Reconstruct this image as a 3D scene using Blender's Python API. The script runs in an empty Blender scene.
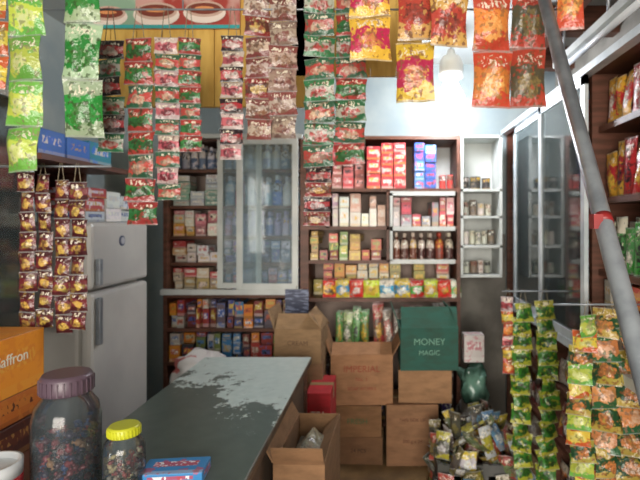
import bpy, bmesh, math, random
from mathutils import Vector, Matrix, noise
random.seed(11)
R = random.random
def U(a,b): return a+(b-a)*R()
scene = bpy.context.scene
scene.view_settings.view_transform='Standard'

# ---------------------------------------------------------------- colours
def C(h):
    h=h.lstrip('#'); r=[int(h[i:i+2],16)/255 for i in (0,2,4)]
    return tuple(((c/12.92) if c<=0.04045 else ((c+0.055)/1.055)**2.4) for c in r)+(1.0,)
def jit(c,a=0.12):
    k=1+U(-a,a); return tuple(min(1,max(0,x*k*(1+U(-a,a)*.4))) for x in c[:3])+(1.0,)

# ---------------------------------------------------------------- node helpers
class N:
    def __init__(s,name,rough=.5,metal=0,spec=.5):
        s.m=bpy.data.materials.new(name); s.m.use_nodes=True
        s.t=s.m.node_tree; s.b=s.t.nodes['Principled BSDF']
        s.b.inputs['Roughness'].default_value=rough; s.b.inputs['Metallic'].default_value=metal
        s.b.inputs['Specular IOR Level'].default_value=spec
    def node(s,t): return s.t.nodes.new(t)
    def put(s,sock,v):
        if v is None: return
        if isinstance(v,bpy.types.NodeSocket): s.t.links.new(v,sock)
        else: sock.default_value=v
    def math(s,op,a,b=None,c=None):
        n=s.node('ShaderNodeMath'); n.operation=op
        s.put(n.inputs[0],a); s.put(n.inputs[1],b); s.put(n.inputs[2],c); return n.outputs[0]
    def mix(s,f,a,b):
        n=s.node('ShaderNodeMix'); n.data_type='RGBA'
        s.put(n.inputs[0],f); s.put(n.inputs[6],a); s.put(n.inputs[7],b); return n.outputs[2]
    def noise(s,vec=None,scale=5,detail=3,rough=.5):
        n=s.node('ShaderNodeTexNoise'); n.inputs['Scale'].default_value=scale
        n.inputs['Detail'].default_value=detail; n.inputs['Roughness'].default_value=rough
        if vec is not None: s.put(n.inputs['Vector'],vec)
        return n.outputs[0]
    def mapping(s,vec,sc=(1,1,1)):
        n=s.node('ShaderNodeMapping'); n.inputs['Scale'].default_value=sc; s.put(n.inputs[0],vec); return n.outputs[0]
    def obj(s): return s.node('ShaderNodeTexCoord').outputs['Object']
    def uv(s): return s.node('ShaderNodeTexCoord').outputs['UV']
    def sep(s,v):
        n=s.node('ShaderNodeSeparateXYZ'); s.put(n.inputs[0],v); return n.outputs
    def attr(s,a):
        n=s.node('ShaderNodeAttribute'); n.attribute_name=a; return n.outputs['Color']
    def step(s,x,lo,hi):
        n=s.node('ShaderNodeMapRange'); n.interpolation_type='SMOOTHSTEP'
        s.put(n.inputs[0],x)
        if lo<=hi:
            n.inputs[1].default_value=lo; n.inputs[2].default_value=hi
        else:
            n.inputs[1].default_value=hi; n.inputs[2].default_value=lo; n.inputs[3].default_value=1; n.inputs[4].default_value=0
        return n.outputs[0]
    def col(s,c): s.put(s.b.inputs['Base Color'],c); return s
    def bump(s,h,st=.3,d=.01):
        n=s.node('ShaderNodeBump'); n.inputs['Strength'].default_value=st; n.inputs['Distance'].default_value=d
        s.put(n.inputs['Height'],h); s.t.links.new(n.outputs[0],s.b.inputs['Normal']); return s

def two(name,a,b,scale=6,rough=.6,metal=0,sc=(1,1,1),lo=.35,hi=.65,bump=0,detail=4):
    n=N(name,rough,metal); f=n.noise(n.mapping(n.obj(),sc),scale,detail)
    n.col(n.mix(n.step(f,lo,hi),C(a),C(b)))
    if bump: n.bump(f,bump)
    return n.m

def packet_mat():
    n=N('printed_film',.28,0,.6); uv=n.uv(); o=n.sep(uv)
    wob=n.math('MULTIPLY',n.math('SUBTRACT',n.noise(n.obj(),22,2),.5),.5)
    wob2=n.math('MULTIPLY',n.math('SUBTRACT',n.noise(n.obj(),31,2),.5),.45)
    u0,v0=o[0],o[1]; u=n.math('ADD',u0,wob); v=n.math('ADD',v0,wob2)
    c1,c2,c3=n.attr('Col'),n.attr('Col2'),n.attr('Col3')
    hd=n.step(v,.66,.70)
    wav=n.math('ADD',v,n.math('MULTIPLY',n.math('SINE',n.math('MULTIPLY',u,5.0)),.06))
    ft=n.step(wav,.24,.21)
    du=n.math('MULTIPLY',n.math('SUBTRACT',u,.5),2.6); dv=n.math('MULTIPLY',n.math('SUBTRACT',v,.38),3.8)
    d=n.math('SQRT',n.math('ADD',n.math('MULTIPLY',du,du),n.math('MULTIPLY',dv,dv)))
    nz=n.noise(n.obj(),70,3)
    el=n.step(n.math('ADD',d,n.math('MULTIPLY',nz,.9)),1.3,1.1)
    col=n.mix(ft,c1,c2); food=n.mix(n.step(nz,.42,.58),c3,n.mix(.5,c3,c1))
    col=n.mix(el,col,food); col=n.mix(hd,col,c2)
    tx=n.noise(n.mapping(n.obj(),(110,110,55)),1,1)
    inb=n.math('MULTIPLY',n.step(v,.71,.73),n.step(v,.89,.87))
    inb=n.math('MULTIPLY',inb,n.step(n.math('ABSOLUTE',n.math('SUBTRACT',u,.5)),.38,.34))
    col=n.mix(n.math('MULTIPLY',inb,n.math('MULTIPLY',n.step(tx,.5,.54),.8)),col,C('#f0e6d0'))
    mot=n.step(n.noise(n.obj(),48,2),.6,.64); col=n.mix(n.math('MULTIPLY',mot,.75),col,c2)
    mot2=n.step(n.noise(n.mapping(n.obj(),(1.3,1.1,1.2)),41,2),.57,.61); col=n.mix(n.math('MULTIPLY',mot2,.75),col,n.mix(.65,c3,C('#3a2824')))
    crimp=n.math('MAXIMUM',n.step(v0,.96,.975),n.step(v0,.04,.025))
    col=n.mix(n.math('MULTIPLY',crimp,.5),col,C('#a9aca8'))
    n.col(col); n.bump(n.noise(n.obj(),34,3),.7,.012); return n.m
def box_mat():
    n=N('printed_carton',.4); o=n.sep(n.uv()); u,v=o[0],o[1]
    c1,c2,c3=n.attr('Col'),n.attr('Col2'),n.attr('Col3')
    tx=n.noise(n.mapping(n.obj(),(80,80,45)),1,1)
    band=n.math('MULTIPLY',n.step(v,.44,.46),n.step(v,.76,.74))
    band=n.math('MULTIPLY',band,n.step(n.math('ABSOLUTE',n.math('SUBTRACT',u,.5)),.36,.34))
    col=n.mix(n.math('MULTIPLY',band,.75),c1,c2)
    col=n.mix(n.math('MULTIPLY',band,n.step(tx,.53,.56)),col,c3)
    low=n.step(v,.2,.18); col=n.mix(low,col,n.mix(.35,c1,c3))
    mot=n.step(n.noise(n.obj(),33,2),.58,.62); col=n.mix(n.math('MULTIPLY',mot,.6),col,c2)
    e=n.math('MAXIMUM',n.math('ABSOLUTE',n.math('SUBTRACT',u,.5)),n.math('ABSOLUTE',n.math('SUBTRACT',v,.5)))
    col=n.mix(n.step(e,.475,.5),col,n.mix(.5,c1,(0.01,0.01,0.01,1)))
    n.col(col); return n.m
def plain_mat():
    n=N('tinted_plastic',.35); n.col(n.mix(n.math('MULTIPLY',n.noise(n.obj(),30),.25),n.attr('Col'),n.attr('Col2'))); return n.m
def card_mat():
    n=N('corrugated_cardboard',.85); f=n.noise(n.mapping(n.obj(),(3,3,9)),3,6,.65)
    col=n.mix(n.math('MULTIPLY',n.step(f,.3,.75),.75),n.attr('Col'),n.mix(.5,n.attr('Col'),C('#3a2a18')))
    n.col(col); n.bump(n.noise(n.mapping(n.obj(),(2,2,30)),6,2),.12); return n.m
def glass_mat(name,tint,a=.25,rough=.03,dc='#b4c4cc',gl_=1.0):
    m=bpy.data.materials.new(name); m.use_nodes=True; t=m.node_tree; t.nodes.clear()
    o=t.nodes.new('ShaderNodeOutputMaterial'); tr=t.nodes.new('ShaderNodeBsdfTransparent'); gl=t.nodes.new('ShaderNodeBsdfGlossy')
    df=t.nodes.new('ShaderNodeBsdfDiffuse'); mx=t.nodes.new('ShaderNodeMixShader'); m2=t.nodes.new('ShaderNodeMixShader')
    fr=t.nodes.new('ShaderNodeFresnel'); fr.inputs[0].default_value=1.5
    tr.inputs[0].default_value=C(tint); gl.inputs[0].default_value=(gl_,gl_,gl_,1); gl.inputs[1].default_value=rough
    df.inputs[0].default_value=C(dc); m2.inputs[0].default_value=a
    t.links.new(tr.outputs[0],m2.inputs[1]); t.links.new(df.outputs[0],m2.inputs[2])
    t.links.new(fr.outputs[0],mx.inputs[0]); t.links.new(m2.outputs[0],mx.inputs[1]); t.links.new(gl.outputs[0],mx.inputs[2])
    t.links.new(mx.outputs[0],o.inputs[0]); return m
def emis(name,c,s):
    n=N(name); n.col(C(c)); n.b.inputs['Emission Color'].default_value=C(c); n.b.inputs['Emission Strength'].default_value=s; return n.m

M_PK=packet_mat(); M_BX=box_mat(); M_PL=plain_mat(); M_CD=card_mat()
M_STR=two('jute_string','#9a8f78','#6c634f',30)
M_ALU=two('aluminium_frame','#d4dcdf','#bac4c9',8,.4,.15)
M_GLASS=glass_mat('cabinet_glass','#eef4f6',.15,.03,'#c4d4da')  # pale diffuse share brightens the panes in place of reflected daylight
M_GLASSD=glass_mat('glare_tinted_cabinet_glass','#c0cecb',.13,.06,'#9aacac')  # grey diffuse share imitates reflections of the bright shopfront
M_JAR=glass_mat('clear_jar_plastic','#dcdede',.07,.12)
M_WOOD=two('dark_brown_wood','#6a4030','#50301f',5,.5,0,(1,1,8))
M_PANEL=two('painted_back_panel','#a89488','#8a7870',4,.7)
M_WALL=two('pale_limewash','#aab4b2','#94a2a6',3,.9,bump=.1)
M_WALLG=two('grey_plaster','#8d8a82','#76736c',5,.9,bump=.3)
M_CEIL=two('ceiling_paint','#b8bcb8','#a4aaaa',2,.9)
M_FLOOR=two('worn_brown_floor','#8a7048','#6b5538',4,.8,bump=.2)
M_YEL=two('yellow_painted_boards','#dcb45c','#c89c48',4,.7,0,(6,1,1))
M_WHITE=two('white_laminate','#ccd0cc','#b8bdba',4,.5)
M_GREY=two('grey_steel','#9aa0a6','#7c8289',12,.35,.3)
M_BLACK=two('black_void_board','#1e1d20','#2b2a2c',4,.7)
M_RED=two('red_plastic','#a02a2a','#7c1f22',5,.4)

# ---------------------------------------------------------------- mesh builder
class MB:
    def __init__(s,M=None): s.v=[];s.f=[];s.uv=[];s.c=[];s.mi=[];s.sm=[];s.M=M or Matrix()
    def _f(s,idx,uv,cols,mi,sm): s.f.append(idx);s.uv.append(uv);s.c.append(cols);s.mi.append(mi);s.sm.append(sm)
    def box(s,x0,x1,y0,y1,z0,z1,cols=None,mi=0,L=None):
        cols=cols or (C('#888888'),)*3; b=len(s.v); T=s.M@L if L else s.M
        for x,y,z in [(x0,y0,z0),(x1,y0,z0),(x1,y1,z0),(x0,y1,z0),(x0,y0,z1),(x1,y0,z1),(x1,y1,z1),(x0,y1,z1)]:
            s.v.append(T@Vector((x,y,z)))
        for q in [(0,1,5,4),(1,2,6,5),(2,3,7,6),(3,0,4,7),(4,5,6,7),(3,2,1,0)]:
            s._f([b+i for i in q],[(0,0),(1,0),(1,1),(0,1)],cols,mi,False)
    def packet(s,T,w,h,t,cols,mi=0,nx=6,nz=8):
        """pillow pack, local x width, z height (0 at centre), y depth"""
        T=s.M@T; seed=Vector((U(0,50),U(0,50),U(0,50)))
        for side in (-1,1):
            b=len(s.v)
            for j in range(nz+1):
                for i in range(nx+1):
                    a=i/nx;c=j/nz; e=abs(2*a-1);g=abs(2*c-1)
                    g2=min(1,g/.9); th=t*.5*max(0,(1-e**2.4))*max(0,(1-g2**3.5))
                    x=(a-.5)*w*(1-.08*(1-g2**2)); z=(c-.5)*h
                    k=noise.noise(seed+Vector((a*3,c*3,side)))*t*.4*(1 if 0<i<nx else .0)
                    wv=noise.noise(seed+Vector((a*1.6,c*1.6,7)))*t*.35
                    s.v.append(T@Vector((x,side*(th+.0006)+k*(1-e)*(1 if g<.95 else 0)+wv,z)))
            for j in range(nz):
                for i in range(nx):
                    q=[b+j*(nx+1)+i,b+j*(nx+1)+i+1,b+(j+1)*(nx+1)+i+1,b+(j+1)*(nx+1)+i]
                    uv=[(i/nx,j/nz),((i+1)/nx,j/nz),((i+1)/nx,(j+1)/nz),(i/nx,(j+1)/nz)]
                    if side==1: q=q[::-1]; uv=[(1-a,b2) for a,b2 in uv[::-1]]
                    s._f(q,uv,cols,mi,True)
    def lathe(s,cx,cy,cz,prof,cols,mi=0,seg=16,L=None):
        T=s.M@L if L else s.M; b=len(s.v); n=len(prof)
        for k,(r,z) in enumerate(prof):
            for i in range(seg):
                a=2*math.pi*i/seg; s.v.append(T@Vector((cx+r*math.cos(a),cy+r*math.sin(a),cz+z)))
        for k in range(n-1):
            for i in range(seg):
                j=(i+1)%seg
                s._f([b+k*seg+i,b+k*seg+j,b+(k+1)*seg+j,b+(k+1)*seg+i],[(i/seg*2%1,k/(n-1)),((i/seg*2)%1+2/seg,k/(n-1)),((i/seg*2)%1+2/seg,(k+1)/(n-1)),((i/seg*2)%1,(k+1)/(n-1))],cols,mi,True)
        if prof[0][0]>1e-4: s._f([b+i for i in range(seg)][::-1],[(0,0)]*seg,cols,mi,False)
        if prof[-1][0]>1e-4: s._f([b+(n-1)*seg+i for i in range(seg)],[(0,0)]*seg,cols,mi,False)
    def tube(s,p,q,r,cols=None,mi=0,seg=8,r2=None):
        cols=cols or (C('#888888'),)*3
        p=Vector(p);q=Vector(q);d=q-p; rot=d.to_track_quat('Z','Y').to_matrix().to_4x4()
        s.lathe(0,0,0,[(r,0),(r2 or r,d.length)],cols,mi,seg,Matrix.Translation(p)@rot)
    def obj(s,name,mats,parent=None,bevel=0,seg=2):
        me=bpy.data.meshes.new(name); me.from_pydata([tuple(v) for v in s.v],[],s.f)
        me.uv_layers.new(name='UVMap')
        for n in ('Col','Col2','Col3'): me.color_attributes.new(n,'FLOAT_COLOR','CORNER')
        for m in mats: me.materials.append(m)
        me.polygons.foreach_set('material_index',s.mi)
        me.polygons.foreach_set('use_smooth',s.sm)
        ub=[];cb=[[],[],[]]
        for k,f in enumerate(s.f):
            for j in range(len(f)):
                ub.extend(s.uv[k][j])
                for q in range(3): cb[q].extend(s.c[k][q])
        me.uv_layers['UVMap'].data.foreach_set('uv',ub)
        for q,n in enumerate(('Col','Col2','Col3')): me.color_attributes[n].data.foreach_set('color',cb[q])
        me.update()
        o=bpy.data.objects.new(name,me); scene.collection.objects.link(o)
        if bevel:
            md=o.modifiers.new('bevel','BEVEL'); md.width=bevel; md.segments=seg; md.limit_method='ANGLE'
        if parent: o.parent=parent
        return o
def empty(name):
    o=bpy.data.objects.new(name,None); scene.collection.objects.link(o); return o
def text(body,size,loc,rot,mat,parent,name='lettering',sx=1):
    cu=bpy.data.curves.new(name,'FONT'); cu.body=body; cu.size=size; cu.align_x='CENTER'; cu.align_y='CENTER'; cu.extrude=.0006
    o=bpy.data.objects.new(name,cu); o.location=loc; o.rotation_euler=rot; o.scale=(sx,1,1); scene.collection.objects.link(o)
    cu.materials.append(mat); o.parent=parent; return o
def slab(name,x0,x1,y0,y1,z0,z1,mat,parent=None,bevel=0):
    b=MB(); b.box(x0,x1,y0,y1,z0,z1); return b.obj(name,[mat],parent,bevel)
Tr=Matrix.Translation
def Rz(a): return Matrix.Rotation(a,4,'Z')
def Rx(a): return Matrix.Rotation(a,4,'X')
def Ry(a): return Matrix.Rotation(a,4,'Y')

EYE=1.6; F=500.0
# ---------------------------------------------------------------- room shell
slab('floor',-2.1,1.5,-1.3,4.2,-.06,0,M_FLOOR)
slab('ceiling',-2.1,1.5,-1.3,4.2,2.9,2.96,M_CEIL)
slab('wall_back',-2.1,1.5,4.12,4.2,0,2.9,M_WALL)
slab('wall_left',-2.18,-2.1,-1.3,4.2,0,2.9,M_WALL)
slab('wall_right',1.42,1.5,-1.3,4.12,0,2.9,M_WALLG)
slab('trim_1',.56,1.0,4.08,4.12,0,1.5,M_WALLG)
b=MB()
for y in (1.6,2.3,3.0,3.7): b.box(.95,1.42,y,y+.09,2.74,2.9)
b.box(.93,1.0,1.0,4.1,2.66,2.76)
b.obj('ceiling_rafters',[M_WOOD])

# ---------------------------------------------------------------- yellow board partition + poster
b=MB(); x=-1.55
while x<-.41:
    w=.135; b.box(x,x+w-.004,2.6,2.63,2.2,2.9); x+=w
x=-.47
while x<.1:
    b.box(x,x+.133,2.6,2.63,2.36,2.9); x+=.135
b.box(-1.55,.07,2.63,2.66,2.42,2.9); b.box(-1.55,-.4,2.63,2.66,2.22,2.42)
b.obj('yellow_board_partition',[M_YEL])
po=empty('food_poster')
slab('sheet_left',-1.62,-1.28,2.585,2.597,2.6,2.88,two('poster_print_green','#8aa890','#b4c4b0',2.2,.3,0,(1,1,.6),.45,.55),po)
slab('sheet_right',-1.28,-.74,2.585,2.597,2.6,2.88,two('poster_print_red','#a8443c','#c89a90',5,.3,0,(1,1,.6),.45,.55),po)
slab('border_strip',-1.62,-.74,2.58,2.585,2.6,2.618,two('teal_border','#3aa6a8','#3f9c98',4,.3),po)
b=MB(); q=0
for x,z,r in [(-1.42,2.67,.10),(-1.17,2.68,.12),(-.92,2.69,.11)]:
    for rr,sy,dz,c in ((r,.5,-.01,'#e8d8cc'),(r*.9,.42,.008,'#c8a898'),(r*.78,.34,.01,'#7a3a2c'),(r*.45,.2,.012,'#d8905c')):
        L=Tr((x,2.584-.0008*q,z+dz))@Rx(math.pi/2)@Matrix.Diagonal((1,sy,1,1)); q+=1
        b.lathe(0,0,0,[(rr,0),(rr,.0006)],(C(c),)*3,0,24,L)
b.obj('printed_bowls',[M_PL],po)

# ---------------------------------------------------------------- strips
PAL={
 'green':('#2f8a3a','#a8bc98','#3f7a34'),'greenred':('#34703c','#a03c38','#2c4c26'),'redgreen':('#b04640','#345c44','#c0a48c'),
 'pink':('#b85c64','#b8a4a0','#6a2e38'),'redblk':('#a03438','#2e2024','#bca8a0'),'lime':('#b4c450','#6aa848','#c8cc8c'),
 'tan':('#b8a498','#7a4440','#84604c'),'tan2':('#a48c7e','#887064','#7a4c42'),'mixw':('#b4b0a4','#34704a','#a83e3a'),
 'brown':('#6e2b30','#4a2024','#c8a854'),'magenta':('#b82c50','#dcb440','#c07a48'),'orange':('#dc8040','#c04a34','#e0a45c'),
 'darkhot':('#5c5a46','#b84a38','#8a7a4c'),'red2':('#b8483c','#cca05a','#8a4034'),'grn2':('#3c7a2c','#a8a83a','#24481c'),
 'org2':('#cc8450','#2f603c','#e0b090'),'yel':('#d4bc48','#b8582c','#d8cc78'),'dkgr':('#244a2c','#b09c48','#cc8048'),
 'cof':('#5a3428','#8a3030','#c0a060')}
def pal(k,a=.16): return tuple(jit(C(c),a) for c in PAL[k])
def strip(name,u0,u1,v0,v1,Y,rows,cols,rod=None,thick=.3,alt=None,curve=0,over=1.0,wild=1.0,tilt=0):
    k=Y/F; w=(u1-u0)*k; xc=((u0+u1)/2-383)*k; zt=EYE-(v0-222)*k; zb=EYE-(v1-222)*k; h=(zt-zb)/rows
    b=MB(); sw=U(-.014,.014)
    keys=[cols]+([alt] if isinstance(alt,str) else list(alt or []))
    for r in range(rows):
        z=zt-(r+.5)*h; f=(r+.5)/rows
        dx=sw*f+U(-.003,.003)*wild+curve*math.sin(f*math.pi)
        T=Tr((xc+dx,Y+U(-.006,.006)*wild,z))@Rz(U(-.28,.28)*wild)@Rx(tilt+U(-.1,.1)*wild)@Ry(U(-.05,.05)*wild)
        b.packet(T,w*1.0,h*over,min(w,h)*thick,pal(keys[r%len(keys)]))
    if rod:
        for s_ in (-.2,.2): b.tube((xc+w*s_,Y,zt-.006),(xc+w*s_*.3,Y,max(rod,zt)+.012),.0016,mi=1,seg=5)
    return b.obj(name,[M_PK,M_STR])
def rod(name,x0,x1,Y,z,hang=None,top=2.9):
    b=MB(); b.tube((x0,Y,z),(x1,Y,z),.004)
    for x in (hang or []): b.tube((x,Y,z),(x,Y,top),.003)
    return b.obj(name,[M_GREY])
rod('hanging_rail',-1.55,.72,2.0,2.45,(-1.5,-.8,-.1,.65))
Y=2.0
strip('sachet_strip',97,124,40,152,Y,6,'redblk',2.45,alt='mixw')
strip('sachet_strip',124,153,38,225,Y,8,'greenred',2.45,alt=('greenred','redgreen'))
strip('sachet_strip',154,178,38,200,Y,10,'pink',2.45,alt='redgreen')
strip('sachet_strip',178,200,38,152,Y,7,'greenred',2.45,alt=('redgreen','greenred'))
strip('sachet_strip',221,244,36,160,Y,8,'redblk',2.45,alt='pink')
strip('sachet_strip',243,270,-25,140,Y,8,'tan',2.45,alt=('tan','cof'))
strip('sachet_strip',270,299,-25,139,Y,7,'tan2',2.45,alt='tan')
strip('sachet_strip',304,336,-30,167,Y-.02,9,'redgreen',2.45,alt='mixw')
strip('sachet_strip',336,368,-30,165,Y,9,'mixw',2.45,alt=('redgreen','greenred'))
strip('sachet_strip',305,332,168,226,2.1,4,'redblk',2.45,alt='cof')
rod('hanging_rail',-1.45,.85,1.8,2.46,(-1.4,-.6,.2,.8))
Y=1.8
strip('snack_bag_strip',349,391,-28,62,Y,2,'magenta',2.46,.4)
strip('snack_bag_strip',397,436,-20,103,Y,2,'red2',2.46,.4,alt='magenta')
strip('snack_bag_strip',431,470,-60,47,Y-.05,2,'red2',2.46,.4)
strip('snack_bag_strip',470,509,-5,108,Y,2,'orange',2.46,.4)
strip('snack_bag_strip',511,547,-10,108,2.0,2,'darkhot',2.45,.4)
strip('snack_bag_strip',558,584,-50,30,Y+.06,1,'orange',2.46,.4)
strip('snack_bag_strip',62,98,-35,137,Y,3,'green',2.46,.35)
strip('snack_bag_strip',8,45,-10,172,Y-.1,4,'lime',2.46,.35)
strip('snack_bag_strip',-12,8,-15,90,Y-.1,3,'yel',2.46,.35)
rod('bracket_rail',-1.45,-.98,1.8,1.8)
strip('sachet_strip',18,35,172,332,1.8,8,'brown',1.8); strip('sachet_strip',35,51,174,328,1.8,8,'brown',1.8)
strip('sachet_strip',53,69,180,334,1.8,8,'brown',1.8); strip('sachet_strip',69,86,182,330,1.8,8,'brown',1.8)

b=MB(); b.tube((1.03,2.6,1.24),(.62,2.6,1.24),.004); b.tube((1.03,2.0,1.27),(.68,2.0,1.27),.004); b.obj('bracket_rail',[M_GREY])
strip('sachet_strip',513,533,305,478,2.6,12,'grn2',1.24,.5,over=1.3,tilt=-.3,wild=2,curve=-.012); strip('sachet_strip',534,555,303,482,2.6,12,'grn2',1.24,.5,curve=.015,over=1.3,tilt=-.3,wild=2)
strip('sachet_strip',502,514,298,372,2.62,6,'pink',1.24,.4,alt=('yel','orange'),over=1.2,wild=2)
strip('sachet_strip',576,600,318,490,2.0,11,'lime',1.27,.5,curve=-.035,alt=('yel','dkgr'),over=1.4,tilt=-.3,wild=2)
strip('sachet_strip',594,622,312,495,2.02,8,'dkgr',1.27,.5,curve=-.02,alt='org2',over=1.35,tilt=-.3,wild=2)
strip('sachet_strip',615,648,330,500,2.0,7,'org2',1.27,.5,alt=('dkgr','dkgr'),over=1.35,tilt=-.3,wild=2)

# ---------------------------------------------------------------- back shelving
k=3.7/F
def wx(u): return (u-383)*k
def wz(v): return EYE-(v-222)*k
FY=3.7; BY=4.1
lx0,lx1=wx(163),wx(303); rx1=wx(457)
su=empty('grocery_shelf_unit')
b=MB()
for x in (lx0,lx1-.02): b.box(x,x+.03,FY,BY,0,2.24)
for z in (2.21,wz(170),wz(207),wz(238),wz(265),1.05,.80,.55,.1): b.box(lx0+.03,lx1-.02,FY+.06 if z>1.06 and z<2.2 else FY,BY-.02,z-.012,z+.012)
b.obj('boards',[M_WOOD],su); slab('back_panel',lx0,lx1,BY-.02,BY,0,2.24,M_PANEL,su)
su=empty('grocery_shelf_unit')
b=MB()
b.box(lx1+.01,lx1+.04,FY,BY,0,2.24); b.box(wx(330)-.03,wx(330)-.005,FY,BY,wz(228),2.24); b.box(rx1,rx1+.025,FY,BY,0,2.24)
b.box(wx(388)-.01,wx(388)+.01,FY,BY,wz(262),wz(190))
for z in (2.225,wz(190),wz(228),wz(262),wz(300),wz(350),.1): b.box(lx1+.04,rx1,FY,BY-.02,z-.012,z+.012)
b.obj('boards',[M_WOOD],su); slab('back_panel',lx1+.01,rx1,BY-.02,BY,0,2.24,M_PANEL,su)
win=empty('sliding_glass_cabinet_door')
def frame(n,x0,x1,y,z0,z1,w,parent,glass=M_GLASS,d=.02):
    b=MB()
    b.box(x0,x0+w,y,y+d,z0,z1);b.box(x1-w,x1,y,y+d,z0,z1);b.box(x0+w,x1-w,y,y+d,z0,z0+w);b.box(x0+w,x1-w,y,y+d,z1-w,z1)
    b.obj(n,[M_WHITE],parent,.002); slab(n+'_glass',x0+w,x1-w,y+d/2-.002,y+d/2+.002,z0+w,z1-w,glass,parent)
frame('sash_1',wx(218),wx(262),FY-.02,wz(288),wz(140),.04,win)
frame('sash_2',wx(238),wx(299),FY-.045,wz(289),wz(139),.045,win)
slab('track_bottom',lx0,lx1,FY-.05,FY,wz(294),wz(289),M_WHITE,win); slab('track_top',lx0,lx1,FY-.05,FY,wz(139),wz(135),M_WHITE,win)
wc=empty('white_display_cabinet')
b=MB(); a0,a1=wx(390),wx(455)
for z in (wz(193),wz(228),wz(261)): b.box(a0,a1,FY-.012,FY-.001,z-.02,z+.012)
b.box(a0,a0+.02,FY-.012,FY-.001,wz(261),wz(193)); b.obj('white_edging',[M_WHITE],wc)
b=MB(); x0,x1=rx1+.03,wx(503)
b.box(x0,x1,4.0,4.11,1.2,2.24); b.box(x0,x0+.02,3.72,4.0,1.2,2.24); b.box(x1-.02,x1,3.72,4.0,1.2,2.24)
for z in (1.2,1.42,1.64,1.84,2.24): b.box(x0,x1,3.72,4.0,z-.012,z+.006)
b.obj('case',[M_WHITE],wc)
b=MB()
b.box(wx(437),rx1-.005,4.05,4.078,1.87,2.2)
b.obj('white_back_panel',[M_WHITE],wc)

def goods(name,x0,x1,z,y,depth,zmax,kinds,palette,M=None,wr=(.07,.11),hr=(.07,.1),shape='box',fill=1.0,rows=2,parent=None,mess=0):
    b=MB(M); x=x0+.003
    T3=['#f0ece0','#26242a','#d8b040','#e8e4dc']
    def pick(): return [C(random.choice(palette)),C(random.choice(kinds)),C(random.choice(T3))]
    while x<x1-wr[0]*.8:
        w=min(U(*wr),x1-x-.002); cs=pick()
        h=min(U(*hr),zmax-z-.012)
        if shape=='box':
            zz=z
            while zz+.03<zmax-.008:
                hh=min(h*(1+U(-.35,.35)*mess),zmax-.008-zz)
                if hh<.025 or (zz>z and R()<.1): break
                if R()<.35+mess*.5: cs=pick() if mess else cs
                cc=tuple(jit(c,.16) for c in cs); ox=U(0,.004); oy=U(0,.02+.03*mess); ra=U(-.12,.12)*mess
                cx=x+w/2; dy=depth-oy
                L=Tr((cx,y+.006+oy,0))@Rz(ra)
                ww=w-.004-abs(ra)*.1
                b.box(-ww/2,ww/2,0,dy*.8,zz,zz+hh-.002,cc,0,L); zz+=hh
        else:
            for q in range(rows):
                yy=y+.01+q*(w+.01); cc=tuple(jit(c,.12) for c in cs)
                if shape=='bottle':
                    r=w*.48; H=h
                    b.lathe(x+w/2,yy+r,z,[(r*.9,0),(r,.01),(r,H*.1),(r,H*.6),(r*.85,H*.68),(r*.36,H*.8),(r*.34,H*.86)],(cc[0],cc[1],cc[2]),0,14)
                    b.lathe(x+w/2,yy+r,z+H*.84,[(r*.42,0),(r*.42,H*.14),(r*.3,H*.16)],(cc[1],)*3,1,12)
                elif shape=='tin':
                    r=w*.48; H=h
                    b.lathe(x+w/2,yy+r,z,[(r,0),(r,.006),(r*.97,.01),(r*.97,H*.85),(r,H*.86),(r,H*.97),(r*.94,H)],cc,0,16)
                elif shape=='pack':
                    b.packet(Tr((x+w/2,yy+.03,z+h/2))@Rz(U(-.25,.25))@Rx(U(-.15,.02))@Ry(U(-.06,.06)),w*1.05,h,w*.35,cc,2,5,6)
        x+=w+U(.0,.003)
    return b.obj(name,[M_BX,M_PL,M_PK],parent)
mix=['#d9b23a','#c8343a','#3a6aac','#e4e0d4','#4f9f52','#ba6a3a','#8a4a7a','#d89a70']
dark=['#3a4a78','#5a4a8a','#4a5a7a','#7a6a90','#38404c','#9a8aa0']
cab=['#6a86b8','#8a7ab8','#6a8ab0','#a89ac0','#586a88','#c0b8cc','#b87a9a']
pale=['#d8cfbe','#c8b8b0','#b0bcc6','#c8a696','#e4ded2']
G='stacked_grocery_boxes'
a0,a1=lx0+.033,wx(218)
y=FY+.065
goods(G,a0,a1,wz(207)+.012,y,.2,wz(172),pale,['#8ab0a0','#b0b6b6','#c4ccd0','#e0e0da'],hr=(.04,.055),wr=(.11,.14),mess=.4)
goods(G,a0,a1,wz(238)+.012,y,.2,wz(209),['#e8a8a0','#e8e0d0'],['#c87a80','#d8d0c4','#9a6a6a','#d8a040'],hr=(.06,.1),mess=1)
goods(G,a0,a1,wz(265)+.012,y,.2,wz(240),['#d8c8b0','#b04040'],['#b84a4a','#daa878','#d0c8c0','#e0e0e0'],hr=(.05,.08),mess=1)
goods(G,a0,a1,1.062,y,.2,wz(268),['#e0d8c8'],['#d8c4a8','#c8a870','#a08a7a','#c84a4a'],hr=(.05,.09),mess=1)
goods('shampoo_bottles',a0,a1,wz(170)+.012,y,.2,2.2,['#e8e0e0'],['#687890','#586888','#9a9aac','#7080a0'],hr=(.17,.22),wr=(.05,.07),shape='bottle')
a0,a1=wx(220),lx1-.025; y=FY+.062
goods('shampoo_bottles',a0,a1,wz(170)+.012,y,.2,2.2,['#f0f4fc'],['#b0c0d4','#8aa4c4','#d0e0ec','#fafcfc'],hr=(.19,.23),wr=(.06,.085),shape='bottle')
goods('shampoo_bottles',a0,a1,wz(207)+.012,y,.2,wz(172),['#f0f0fc'],['#9ac0d6','#5a8adf','#dae6f4','#f0608a','#fafcfc'],hr=(.2,.24),wr=(.06,.085),shape='bottle')
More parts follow.
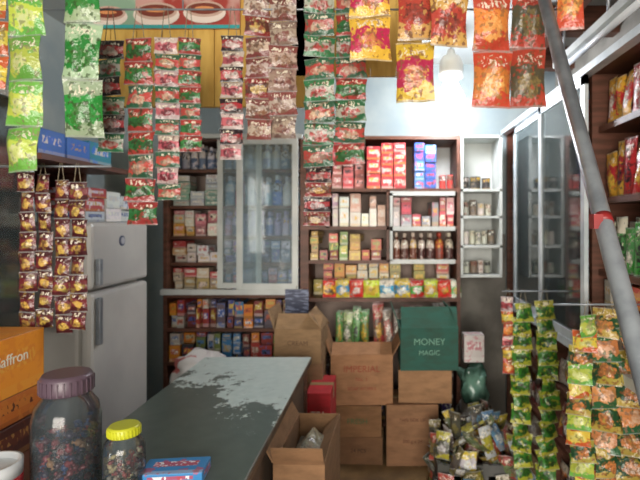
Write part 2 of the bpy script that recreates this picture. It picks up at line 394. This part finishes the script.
goods('shampoo_bottles',a0,a1,wz(238)+.012,y,.2,wz(209),['#c0b0e0'],cab,hr=(.17,.2),wr=(.05,.07),shape='bottle')
goods(G,a0,a1,wz(265)+.012,y,.2,wz(240),['#8a7aca','#e8e0f8'],cab,hr=(.06,.1),wr=(.05,.08),mess=1)
goods(G,a0,a1,1.062,y,.2,wz(268),['#aa9ad0','#f0c0c0'],cab+['#b85a6a'],hr=(.05,.09),wr=(.05,.08),mess=1)
y=FY+.0
low=['#7a3a34','#3c4c8a','#a84038','#5a4a5a','#d8862a','#3e7ab0','#c8c0b8','#3a3a44','#7a8a4a']
goods(G,lx0+.033,lx1-.025,.812,y,.3,1.03,['#d8c050','#d05a30','#3a6ac0'],low,hr=(.08,.17),wr=(.04,.09),mess=1)
goods(G,lx0+.033,lx1-.025,.562,y,.3,.78,['#c0b8a0','#3a7ac0','#c05048'],low,hr=(.08,.17),wr=(.05,.1),mess=1)
goods(G,lx0+.033,lx1-.025,.112,y,.3,.5,dark,['#3a3440','#48506a','#5a4038'],hr=(.1,.14),wr=(.1,.14))
A=lx1+.045
goods(G,A,wx(330)-.035,wz(190)+.012,y+.03,.3,2.2,['#8a3a40'],['#5a3038','#8a4a4a'],hr=(.09,.11),wr=(.07,.09))
goods(G,wx(331),wx(366),wz(190)+.012,y,.3,2.2,['#e8b0b0','#5a3436'],['#d86a6e','#d04850','#a85a50','#d8b8a8'],hr=(.07,.11),wr=(.07,.09),mess=.8)
goods(G,wx(366),wx(413),wz(190)+.012,y,.3,2.2,['#f0c8c0','#f0e0d0'],['#e0404a','#e84c54','#d0343c'],hr=(.085,.105),wr=(.09,.11),mess=.2)
goods(G,wx(414),wx(438),wz(190)+.012,y,.3,2.2,['#e0e8f0','#d04048'],['#3a70c8','#4a88d0','#2a5ab0'],hr=(.06,.08),wr=(.07,.09),mess=.2)
goods(G,wx(331),wx(388)-.012,wz(228)+.012,y,.3,wz(192),['#e8d8c8'],['#c8a088','#e0d0c4','#c05050','#b08a9a','#e8e4dc'],hr=(.08,.2),wr=(.05,.09),mess=1)
goods(G,wx(391)+.01,wx(455),wz(228)+.012,y+.01,.25,wz(196),['#f0e8e0','#d06a80'],['#e0e0e0','#c84a5a','#e8b8b0','#a0a0a8','#d85a64'],hr=(.08,.18),wr=(.05,.09),mess=1)
goods(G,A,wx(388)-.012,wz(262)+.012,y,.3,wz(230),['#e8d060','#9ab05a'],['#c8583e','#dcbc5a','#c09c5a','#9a4a44','#7a9a4a'],hr=(.06,.1),wr=(.06,.09),mess=1)
goods('sauce_bottles',wx(391)+.01,wx(455),wz(262)+.012,y+.01,.25,wz(231),['#d8c8b8','#b84838'],['#4a2c28','#6a3a2c','#5a3830'],hr=(.2,.21),wr=(.055,.07),shape='bottle')
goods('snack_packets',wx(322),wx(462),wz(300)+.012,y-.0,.3,wz(279),['#e8cc3a','#c8d840','#d8342e','#e4e4d8'],['#4aa040','#d8503c','#e0aa2e','#d8c050','#4a9ac0'],hr=(.13,.16),wr=(.09,.13),shape='pack')
goods(G,A,wx(455),wz(300)+.012,y+.14,.2,wz(264),['#e8c050'],['#c04a40','#d89a4a','#a89a4a','#d8d0b8'],hr=(.08,.11),wr=(.07,.1),mess=1)
goods('snack_packets',wx(335),wx(372),wz(350)+.012,y,.3,wz(303),['#5aa05a','#b0c88a'],['#4a7a4a','#6aa05a','#587a48'],hr=(.25,.33),wr=(.05,.07),shape='pack')
goods('snack_packets',wx(373),wx(455),wz(350)+.012,y,.3,wz(303),['#b84a4a','#7a6a60'],['#8a3a3c','#6a544a','#a85a4a'],hr=(.25,.33),wr=(.06,.08),shape='pack')
goods(G,A,wx(455),.112,y+.05,.2,.6,dark,['#3a3028','#4a3a30'],hr=(.1,.16),wr=(.12,.16))
for z,zm in ((1.21,1.4),(1.43,1.62),(1.65,1.82)):
    goods('small_bottles',x0+.03,x1-.03,z,3.8,.2,zm,['#5a5a5a','#9a6a5a','#d0c8b0'],['#c8cab8','#a8a69c','#d0c8c0','#8a7a6a'],hr=(.08,.12),wr=(.04,.06),shape='tin',rows=1)
goods('storage_tins',wx(462),wx(500),1.85,3.78,.2,2.0,['#8a7a6a'],['#2a2826','#6a645c','#3a3634'],hr=(.07,.1),wr=(.06,.09),shape='tin',rows=1)
goods('storage_tins',wx(440),wx(456),wz(190)+.012,3.78,.2,2.0,['#8a7a6a'],['#c0443e','#8a847c'],hr=(.1,.13),wr=(.05,.07),shape='tin',rows=1)
lf=empty('hanging_leaflet')
slab('sheet',wx(287),wx(310),3.628,3.632,wz(322),wz(288),two('leaflet_print','#38405a','#7a84a0',14,.4,0,(1,1,5),.5,.6),lf)
b=MB(); b.tube((wx(298),3.63,wz(288)),(wx(298),3.68,wz(282)),.002); b.obj('tie',[M_STR],lf)
# ---------------------------------------------------------------- right cabinets
rc=empty('glass_display_cabinet')
Rm=Tr((1.0,4.05,0))@Rz(-math.pi/2)
b=MB(Rm)
b.box(0,3.2,.38,.4,0,2.33)
for z in (.02,.3,.62,.98,1.36,1.7,2.04,2.32): b.box(0,3.2,.0 if z in(.98,2.32) else .03,.38,z-.014,z+.014)
for x in (0,1.0,1.63,2.3,3.17): b.box(x,x+.03,.0,.38,0,2.33)
b.obj('carcass',[M_WOOD],rc)
def rframe(n,xa,xb,off,g):
    b=MB(Rm); w=.045; d=.02; z0,z1=1.0,2.3
    b.box(xa,xa+w,off,off+d,z0,z1);b.box(xb-w,xb,off,off+d,z0,z1);b.box(xa,xb,off,off+d,z0,z0+w);b.box(xa,xb,off,off+d,z1-w,z1)
    b.obj(n,[M_ALU],rc); b=MB(Rm); b.box(xa+w,xb-w,off+.008,off+.012,z0+w,z1-w); b.obj(n+'_glass',[g],rc)
rframe('door_far',.3,1.02,-.022,M_GLASSD); rframe('door_mid',.98,1.68,-.046,M_GLASSD)
b=MB(Rm); b.box(0,3.2,-.05,-.001,.955,.998); b.box(0,3.2,-.05,-.001,2.3,2.335); b.obj('track',[M_ALU],rc)
for z,zm in ((.994,1.34),(1.374,1.68),(1.714,2.02),(2.054,2.3)):
    goods('boxed_goods',.05,.98,z,.03,.28,zm,mix,['#8a9a90','#c0c0b4','#da7a6a','#668a7e','#e84a4a'],M=Rm,hr=(.08,.14),parent=rc,mess=.6)
    goods('boxed_goods',1.05,1.61,z,.03,.28,zm,mix,['#8a9a90','#c0d0b4','#e87a6a','#e8d0b8','#5a7aac','#e84a4a'],M=Rm,hr=(.08,.14),parent=rc,mess=.6)
goods('red_packets',1.68,2.28,2.054,.03,.25,2.3,['#a82a2c','#e8b03a'],['#d83038','#c02a30'],M=Rm,hr=(.2,.22),wr=(.07,.09),shape='pack',parent=rc)
goods('red_packets',1.68,2.28,1.714,.03,.25,2.0,['#c02a2c','#e8b03a'],['#c83038','#b02a30'],M=Rm,hr=(.2,.26),wr=(.07,.09),shape='pack',parent=rc)
goods('green_packets',1.68,2.28,1.374,.03,.3,1.68,['#e8e8d0','#3a9a3a'],['#8aba6a','#d0d8c0','#5a9a5a'],M=Rm,hr=(.2,.26),wr=(.07,.09),shape='pack',parent=rc)
goods('boxed_goods',1.68,2.28,.994,.03,.3,1.34,mix,['#e0c0a0','#c85a4a','#b0b0a0'],M=Rm,hr=(.09,.15),parent=rc,mess=.6)
for z,zm in ((.994,1.34),(1.374,1.68),(1.714,2.02),(2.054,2.3)):
    goods('boxed_goods',2.34,3.15,z,.03,.3,zm,mix,mix,M=Rm,hr=(.09,.15),parent=rc,mess=.6)
for z,zm in ((.034,.28),(.314,.6),(.634,.96)):
    goods('bagged_goods',.05,3.1,z,.04,.3,zm,['#d8c8b0','#9a4a44','#e8e8e0'],['#d8d0c0','#b8a898','#c8703a','#e0d8d0'],M=Rm,hr=(.14,.22),wr=(.08,.11),shape='pack',parent=rc)

# ---------------------------------------------------------------- left cabinet + base
lc=empty('glass_display_cabinet')
Lm=Tr((-1.45,1.0,0))@Rz(math.pi/2)
b=MB(Lm)
b.box(0,1.05,.5,.64,1.05,2.12)
for z in (1.06,1.4,1.75,2.11): b.box(0,1.05,.02,.5,z-.012,z+.012)
for x in (0,1.03): b.box(x,x+.02,.02,.5,1.05,2.12)
b.obj('carcass',[M_WHITE],lc)
b=MB(Lm); w=.04
for x in (0,.5,1.01): b.box(x,x+w,-.02,.0,1.05,2.12)
b.box(0,1.05,-.02,0,1.05,1.05+w); b.box(0,1.05,-.02,0,2.08,2.12); b.obj('door_frames',[M_ALU],lc)
b=MB(Lm); b.box(.04,1.01,-.012,-.008,1.09,2.08); b.obj('door_glass',[M_GLASSD],lc)
for z,zm in ((1.072,1.38),(1.412,1.73),(1.762,2.1)): goods('boxed_goods',.03,1.02,z,.1,.3,zm,cab,cab,M=Lm,parent=lc)
slab('left_base_cabinet',-2.08,-1.02,.55,1.82,0,.85,M_WOOD,None,.005)

# ---------------------------------------------------------------- counter
n=N('worn_green_laminate',.28); o=n.obj(); s3=n.sep(o)
base=n.mix(n.noise(o,14,4),C('#4c5854'),C('#66736c'))
d=n.math('ADD',n.math('MULTIPLY',n.math('SUBTRACT',s3[1],1.86),1.15),n.math('MULTIPLY',n.math('ADD',s3[0],.66),1.1))
d=n.math('ADD',d,n.math('MULTIPLY',n.math('SUBTRACT',n.noise(n.mapping(o,(1,.8,1)),6,9,.76),.5),2.4))
msk=n.step(d,.33,.38)
n.col(n.mix(msk,base,n.mix(n.noise(o,25,3),C('#d8e4e0'),C('#b4c8c4')))); n.bump(msk,.15,.002)
M_TOP=n.m
ct=empty('shop_counter')
slab('top',-.99,-.40,.75,2.78,.82,.85,M_TOP,ct,.004)
slab('edge_band',-.402,-.396,.75,2.78,.822,.846,two('brown_edge_band','#4a3a2c','#6a5642',8),ct)
slab('body',-.96,-.43,.8,2.74,.06,.82,two('counter_board','#6b5a4a','#54483c',5,.7),ct)
slab('plinth',-.93,-.46,.85,2.7,0,.06,M_BLACK,ct)
b=MB()
for yy in (.8,1.45,2.1,2.71): b.box(-.43,-.415,yy,yy+.03,.06,.82)
b.obj('battens',[M_WOOD],ct)

# ---------------------------------------------------------------- fridge
M_FR=two('fridge_enamel','#d0cec8','#bcbab6',2,.35)
fr=empty('refrigerator')
slab('cabinet',-2.0,-1.46,2.4,2.98,.05,1.6,M_FR,fr,.02)
slab('freezer_door',-1.455,-1.4,2.4,2.98,1.27,1.6,M_FR,fr,.02)
slab('main_door',-1.455,-1.4,2.4,2.98,.08,1.255,M_FR,fr,.02)
slab('handle_freezer',-1.40,-1.375,2.43,2.46,1.29,1.42,M_GREY,fr,.006)
slab('handle_main',-1.40,-1.375,2.43,2.46,1.0,1.23,M_GREY,fr,.006)
b=MB(); b.lathe(0,0,0,[(.028,0),(.028,.004)],(C('#3a4a6a'),C('#8a8aa0'),C('#8a8aa0')),0,18,Tr((-1.4,2.68,1.5))@Ry(math.pi/2))
b.lathe(0,0,0,[(.018,0),(.018,.004)],(C('#b8b8c0'),)*3,0,18,Tr((-1.396,2.68,1.5))@Ry(math.pi/2)); b.obj('sticker_badge',[M_PL],fr)
b=MB()
for x,yy in ((-1.95,2.45),(-1.52,2.45),(-1.95,2.92),(-1.52,2.92)): b.lathe(x,yy,0,[(.025,0),(.02,.06)],(C('#222222'),)*3)
b.obj('feet',[M_BLACK],fr)
W3=Tr((-1.43,2.42,0))@Rz(math.pi/2)
goods(G,0,.55,1.602,0,.3,1.78,['#e8e8f0','#3a5aa0'],['#dce0e8','#c8ccd8','#b84a4a','#f0f0f0'],M=W3,hr=(.05,.08),wr=(.14,.2),mess=.4)
ws=empty('bracket_shelf'); slab('board',-2.1,-1.4,2.05,2.75,1.86,1.885,M_WOOD,ws)
b=MB(); b.box(-2.1,-1.6,2.1,2.12,1.7,1.86); b.box(-2.1,-1.6,2.68,2.7,1.7,1.86); b.obj('brackets',[M_WOOD],ws)
W2=Tr((-1.42,2.08,0))@Rz(math.pi/2)
goods(G,0,.64,1.887,0,.3,2.02,['#3a7ae8','#2aa0d8'],['#2460d8','#3a7ad8','#3ca0b0','#2452b0'],M=W2,hr=(.09,.13),wr=(.15,.25))

# ---------------------------------------------------------------- cardboard boxes
def cbox(name,x0,x1,y0,y1,z0,z1,col='#8f6a48',open_=False,rz=0,label=None,lc='#7a2a20',tape=True,flapang=None):
    cx,cy=(x0+x1)/2,(y0+y1)/2; L=Tr((cx,cy,z0))@Rz(rz); w,d,h=(x1-x0)/2,(y1-y0)/2,z1-z0
    b=MB(L); c=(C(col),)*3; t=.005
    if not open_:
        b.box(-w,w,-d,d,0,h-.003,c); b.box(-w,w,-d,-.002,h-.003,h,c); b.box(-w,w,.002,d,h-.003,h,c)
        tc=(C('#a08860'),)*3
        if tape: b.box(-w-.001,w+.001,-.025,.025,h,h+.001,tc,1); b.box(-w-.0015,-w,-.025,.025,h-.08,h,tc,1); b.box(w,w+.0015,-.025,.025,h-.08,h,tc,1)
    else:
        b.box(-w,w,-d,d,0,t,c); b.box(-w,w,-d,-d+t,t,h,c); b.box(-w,w,d-t,d,t,h,c); b.box(-w,-w+t,-d+t,d-t,t,h,c); b.box(w-t,w,-d+t,d-t,t,h,c)
        fa=flapang or (2.3,1.0,.6,2.0)
        fl=min(w,d)*.9
        for (ox,oy,ra,ln,an) in ((0,-d,0,w,fa[0]),(0,d,math.pi,w,fa[1]),(-w,0,-math.pi/2,d,fa[2]),(w,0,math.pi/2,d,fa[3])):
            T=Tr((ox,oy,h))@Rz(ra)@Rx(an)
            b.box(-ln*.98,ln*.98,-t,0,0,fl,c,0,T)
        b.packet(Tr((0,0,h*.8))@Rx(1.5),w*1.6,d*1.6,h*.3,(C('#8a8878'),C('#5a5a52'),C('#a09a80')),2)
    o=b.obj(name,[M_CD,M_PL,M_PK])
    if label:
        m=two('carton_ink',lc,lc,5,.8)
        for i,(s_,sz,dz) in enumerate(label):
            text(s_,sz,L@Vector((0,-d-.002,h*dz)),(math.pi/2,0,rz),m,o,'printed_lettering')
    return o
P='cardboard_box'
cbox(P,-.35,.06,3.3,3.62,.39,.72,'#ad805c',True,0.03,[('IMPERIAL',.06,.72),('No. 1',.035,.52),('SOAP WORKS',.03,.33)],'#984a38',flapang=(-1.2,1.9,.3,.5))
cbox(P,-.33,-.01,3.3,3.6,.18,.385,'#8f6a48',False,0,[('FRESH',.05,.5)],'#4a6a44')
cbox(P,-.32,.0,3.3,3.6,0,.178,'#7d5c40',False,-.02,[('24 PCS',.035,.5)],'#4a3426')
cbox(P,.02,.36,3.28,3.6,0,.40,'#9c7454',False,.02,[('THIS SIDE UP',.03,.75),('500 g x 24',.03,.4)],'#6a4030')
cbox(P,.11,.46,3.3,3.6,.405,.62,'#a8805c',False,-.05,None)
cbox('green_carton',.11,.49,3.28,3.6,.625,.9,'#2f6054',True,.03,[('MONEY',.06,.68),('MAGIC',.045,.42)],'#7aa894',flapang=(-.35,1.9,.35,-.4))
cbox(P,-.64,-.38,3.08,3.4,.0,.45,'#86644a',False)
cbox(P,-.65,-.38,3.1,3.4,.452,.72,'#8f6e52',False,.03)
cbox(P,-.67,-.38,3.1,3.4,.722,.93,'#9c7e5c',True,-.03,[('CREAM',.04,.6)],'#6a4e3a',flapang=(-.9,1.9,.3,-.7))
cbox(P,-.385,-.2,1.78,2.28,.0,.42,'#7d5c42',False)
cbox(P,-.385,-.2,1.78,2.25,.422,.74,'#94704f',True,-.03,flapang=(.5,2.2,.5,-2.3))
cbox('red_carton',-.44,-.3,2.86,3.2,0,.62,'#c8303a',False,0,[('TEA',.05,.8)],'#f0e8d8')
cbox('red_carton',-.34,-.12,1.45,1.7,0,.60,'#c82a30',False,.15,None)
def pbox(name,x0,x1,y0,y1,z0,z1,cols,rz=0,lab=None,lcol='#f0e8d0',size=.05):
    b=MB(Tr(((x0+x1)/2,(y0+y1)/2,0))@Rz(rz)); w,d=(x1-x0)/2,(y1-y0)/2
    b.box(-w,w,-d,d,z0,z1,tuple(C(c) for c in cols)); o=b.obj(name,[M_BX],None,.003)
    if lab: text(lab,size,(x1+.002,(y0+y1)/2,z0+(z1-z0)*.62),(math.pi/2,0,math.pi/2),two('label_ink',lcol,lcol,3),o,'printed_lettering')
    return o
pbox('orange_carton',-1.41,-1.165,1.42,1.72,.852,.96,('#4a241c','#6a3420','#a87a40'))
pbox('orange_carton',-1.41,-1.17,1.43,1.715,.962,1.05,('#c06a28','#c87a30','#5a2a1c'))
pbox('orange_carton',-1.42,-1.165,1.42,1.72,1.052,1.24,('#f0982c','#e88a2c','#f0a840'),0,'Saffron')

# ---------------------------------------------------------------- jars on counter
def jar(name,x,y,r,h,lidc,contents,cn=90,fillh=.62):
    e=empty(name); z=.852
    b=MB(); b.lathe(x,y,z,[(r*.9,0),(r,.012),(r*1.0,h*.35),(r*1.0,h*.62),(r*.92,h*.72),(r*.7,h*.8),(r*.68,h*.84)],(C('#dddddd'),)*3,0,28); b.obj('body',[M_JAR],e)
    b=MB(); rr=r*.76
    prof=[(rr,0),(rr*1.03,.01),(rr*1.0,h*.13),(rr*.9,h*.16)]
    b.lathe(x,y,z+h*.83,prof,(C(lidc),)*3,0,28)
    for i in range(28):
        a=2*math.pi*i/28; b.box(-.002,.002,rr*.99,rr*1.05,h*.01,h*.12,(C(lidc),)*3,0,Tr((x,y,z+h*.83))@Rz(a))
    b.obj('lid',[M_PL],e)
    b=MB()
    for i in range(cn):
        a=U(0,6.28); q=math.sqrt(R())*(r*.82); zz=U(.02,h*fillh); c=jit(C(random.choice(contents)),.2)
        T=Tr((x+q*math.cos(a),y+q*math.sin(a),z+zz))@Rz(U(0,6))@Rx(U(0,3))
        s_=r*.2
        b.lathe(0,0,0,[(.0005,-s_),(s_*.35,-s_*.95),(s_*.1,-s_*.6),(s_*.55,-s_*.3),(s_*.6,0),(s_*.55,s_*.3),(s_*.1,s_*.6),(s_*.35,s_*.95),(.0005,s_)],(c,c,c),0,8,T)
    b.obj('wrapped_candies',[M_PL],e); return e
jar('candy_jar',-.885,1.4,.086,.33,'#5e4c58',['#4a2232','#7a2a38','#2e2240','#8a3a44','#a07858','#303e6a'],230,.5)
jar('candy_jar',-.735,1.42,.056,.175,'#c8ca2e',['#a8a090','#7a5a44','#b8a880','#984444'],70,.5)
tb=empty('plastic_tub')
b=MB(); b.lathe(-1.0,1.27,.852,[(.062,0),(.066,.01),(.07,.05),(.07,.07)],(C('#d8d8d8'),)*3,0,28); b.lathe(-1.0,1.27,.922,[(.0705,0),(.0715,.03)],(C('#b83038'),)*3,0,28); b.lathe(-1.0,1.27,.952,[(.071,0),(.072,.035),(.062,.036),(.061,.02)],(C('#d8dce0'),)*3,0,28); b.obj('tub_body',[M_PL],tb)
pbox('biscuit_pack',-.70,-.52,1.42,1.52,.852,.885,('#3a8ac8','#c84040','#e8e8f0'),.1)
# ---------------------------------------------------------------- sacks and bag pile
def blob(name,c,s,mat,seed=0,sub=3,amp=.12):
    bm=bmesh.new(); bmesh.ops.create_icosphere(bm,subdivisions=sub+1,radius=1)
    for v in bm.verts:
        p=v.co.copy(); n_=noise.noise(p*1.6+Vector((seed,0,0)))*amp*2+noise.noise(p*5+Vector((seed,3,0)))*amp*.6
        q=Vector([math.copysign(abs(t)**.75,t) for t in p])*(1+n_)
        v.co=Vector((c[0]+q.x*s[0],c[1]+q.y*s[1],max(c[2]-s[2],c[2]+q.z*s[2])))
    me=bpy.data.meshes.new(name); bm.to_mesh(me); bm.free()
    for p in me.polygons: p.use_smooth=True
    me.materials.append(mat); o=bpy.data.objects.new(name,me); scene.collection.objects.link(o); return o
cbox(P,-1.38,-1.05,3.1,3.5,0,.5,'#6a4c34',False)
blob('white_sack',(-1.22,3.28,.62),(.14,.18,.11),two('woven_sack','#e0dcd8','#c06a64',7,.7,bump=.3,lo=.55,hi=.6),1,amp=.2)
blob('dark_sack',(.63,3.45,.19),(.13,.18,.18),two('woven_sack_b','#8a8276','#5c564c',5,.7,bump=.3),2)
blob('plastic_bag',(.62,3.45,.49),(.10,.10,.12),two('green_plastic_film','#6a9080','#2f4a3e',6,.2,bump=.5),3,amp=.22)
pb=pbox('small_printed_carton',.56,.70,3.45,3.55,.63,.82,('#d8d0cc','#c86878','#f0ece8'))
cr=empty('plastic_crate')
b=MB(); cx0,cx1,cy0,cy1=.30,.80,2.75,3.2
for z in (.0,.1,.2):
    b.box(cx0,cx1,cy0,cy0+.02,z,z+.06); b.box(cx0,cx1,cy1-.02,cy1,z,z+.06); b.box(cx0,cx0+.02,cy0,cy1,z,z+.06); b.box(cx1-.02,cx1,cy0,cy1,z,z+.06)
for x in (cx0,(cx0+cx1)/2,cx1-.03):
    b.box(x,x+.03,cy0-.004,cy0+.02,0,.27); b.box(x,x+.03,cy1-.02,cy1,0,.27)
b.box(cx0,cx1,cy0,cy1,0,.02); b.obj('crate_body',[two('crate_plastic','#5a5a58','#43443f',4)],cr)
b=MB(); cl=['#a8a03a','#c8ae3a','#4a4a40','#c0c4c0','#5a82a0','#6a7a52','#a84a40','#d0ccc0','#7a6e44','#56504a']
for i in range(190):
    if i<140: x=U(.31,.81);yy=U(2.70,3.2); m=1-((x-.56)/.3)**2*.35-((yy-2.96)/.3)**2*.3; z=U(.05,.43*m+.03); tx=U(-1.3,1.3)
    else: x=U(.22,.85);yy=U(2.42,2.72); z=U(.02,.12); tx=1.57+U(-.25,.25)
    T=Tr((x,yy,z))@Rz(U(0,6.3))@Rx(tx)
    c=random.choice(cl); b.packet(T,U(.07,.11),U(.12,.18),.035,tuple(jit(C(q),.15) for q in (c,random.choice(cl),random.choice(cl))),0,5,6)
b.obj('heaped_snack_packets',[M_PK],cr)

# ---------------------------------------------------------------- leaning pole
pe=empty('leaning_metal_pole')
d=Vector((.066,.8,1.076)); p0=Vector((.514,1.0,1.324)); pA=p0-d*(1.324/1.076); pB=p0+d*1.42
b=MB(); b.tube(pA,pB,.022,seg=20); b.obj('shaft',[M_GREY],pe)
q=p0+d*.26
dn=d.normalized(); b=MB(); b.tube(q-dn*.012,q+dn*.012,.0235,seg=20); qv=q+Vector((-.02,-.01,0)); b.box(-.012,.01,-.015,.015,-.02,.015,None,0,Tr(qv)); b.obj('red_clamp',[M_RED],pe)
b=MB(); b.tube(pA,pA+dn*.05,.027,seg=20); b.obj('rubber_foot',[M_BLACK],pe)
# ---------------------------------------------------------------- lights
tl=empty('tube_light')
slab('batten',1.02,1.08,2.0,3.0,2.52,2.56,M_WHITE,tl); b=MB(); b.tube((1.05,2.03,2.5),(1.05,2.97,2.5),.016,seg=14); b.obj('tube',[two('unlit_tube_glass','#e6eaef','#d4dce2',3,.3)],tl)
b=MB(); b.tube((1.05,2.33,2.56),(1.05,2.33,2.74),.008); b.tube((1.05,2.9,2.56),(1.05,2.9,2.9),.008); b.obj('hangers',[M_GREY],tl)
b=MB(); b.tube((1.06,1.4,2.357),(1.06,4.1,2.357),.02,seg=12)
for yy in (1.7,2.5,3.3): b.box(1.03,1.09,yy,yy+.02,2.336,2.38)
b.obj('conduit_pipe',[M_GREY])
lb=empty('ceiling_lamp')
X=(451-383)*3.4/F
b=MB(); b.lathe(X,3.4,2.87,[(.05,0),(.05,.03)],(C('#e8e8e0'),)*3,0,24); b.tube((X,3.4,2.87),(X,3.4,2.76),.006)
b.obj('ceiling_rose',[M_PL],lb)
b=MB(); b.lathe(X,3.4,2.57,[(.05,0),(.078,.01),(.082,.05),(.08,.11),(.06,.15),(.03,.17),(.025,.2)],(C('#f0f2ec'),)*3,0,24); b.obj('bulb_holder',[M_PL],lb)
b=MB(); b.lathe(X,3.4,2.28,[(.001,0),(.05,.01),(.085,.045),(.1,.1),(.092,.16),(.065,.22),(.045,.27),(.042,.3)],(C('#ffffff'),)*3,0,28); b.obj('bulb',[emis('lit_bulb','#f6f8ff',100)],lb)

L=bpy.data.lights.new('daylight_from_shopfront','AREA'); L.shape='RECTANGLE'; L.size=3.6; L.size_y=2.6; L.energy=410; L.color=(1.0,.92,.82)
o=bpy.data.objects.new('daylight_from_shopfront',L); o.location=(-.2,-4.0,1.6); o.rotation_euler=(math.radians(90),0,0); scene.collection.objects.link(o)
w=bpy.data.worlds.new('World'); scene.world=w; w.use_nodes=True
bg=w.node_tree.nodes['Background']; sk=w.node_tree.nodes.new('ShaderNodeTexSky'); sk.sky_type='HOSEK_WILKIE'; sk.sun_direction=Vector((.3,-.6,.7)).normalized(); sk.turbidity=7
w.node_tree.links.new(sk.outputs[0],bg.inputs[0]); bg.inputs[1].default_value=1.7
# ---------------------------------------------------------------- camera
cam=bpy.data.cameras.new('camera'); co=bpy.data.objects.new('camera',cam); scene.collection.objects.link(co)
co.location=(0,0,EYE); co.rotation_euler=(math.pi/2,0,0); cam.sensor_width=36; cam.lens=36*F/640
cam.shift_x=-63/640; cam.shift_y=-18/640; cam.clip_start=.05
cam.dof.use_dof=True; cam.dof.focus_distance=1.1; cam.dof.aperture_fstop=5.0
scene.camera=co
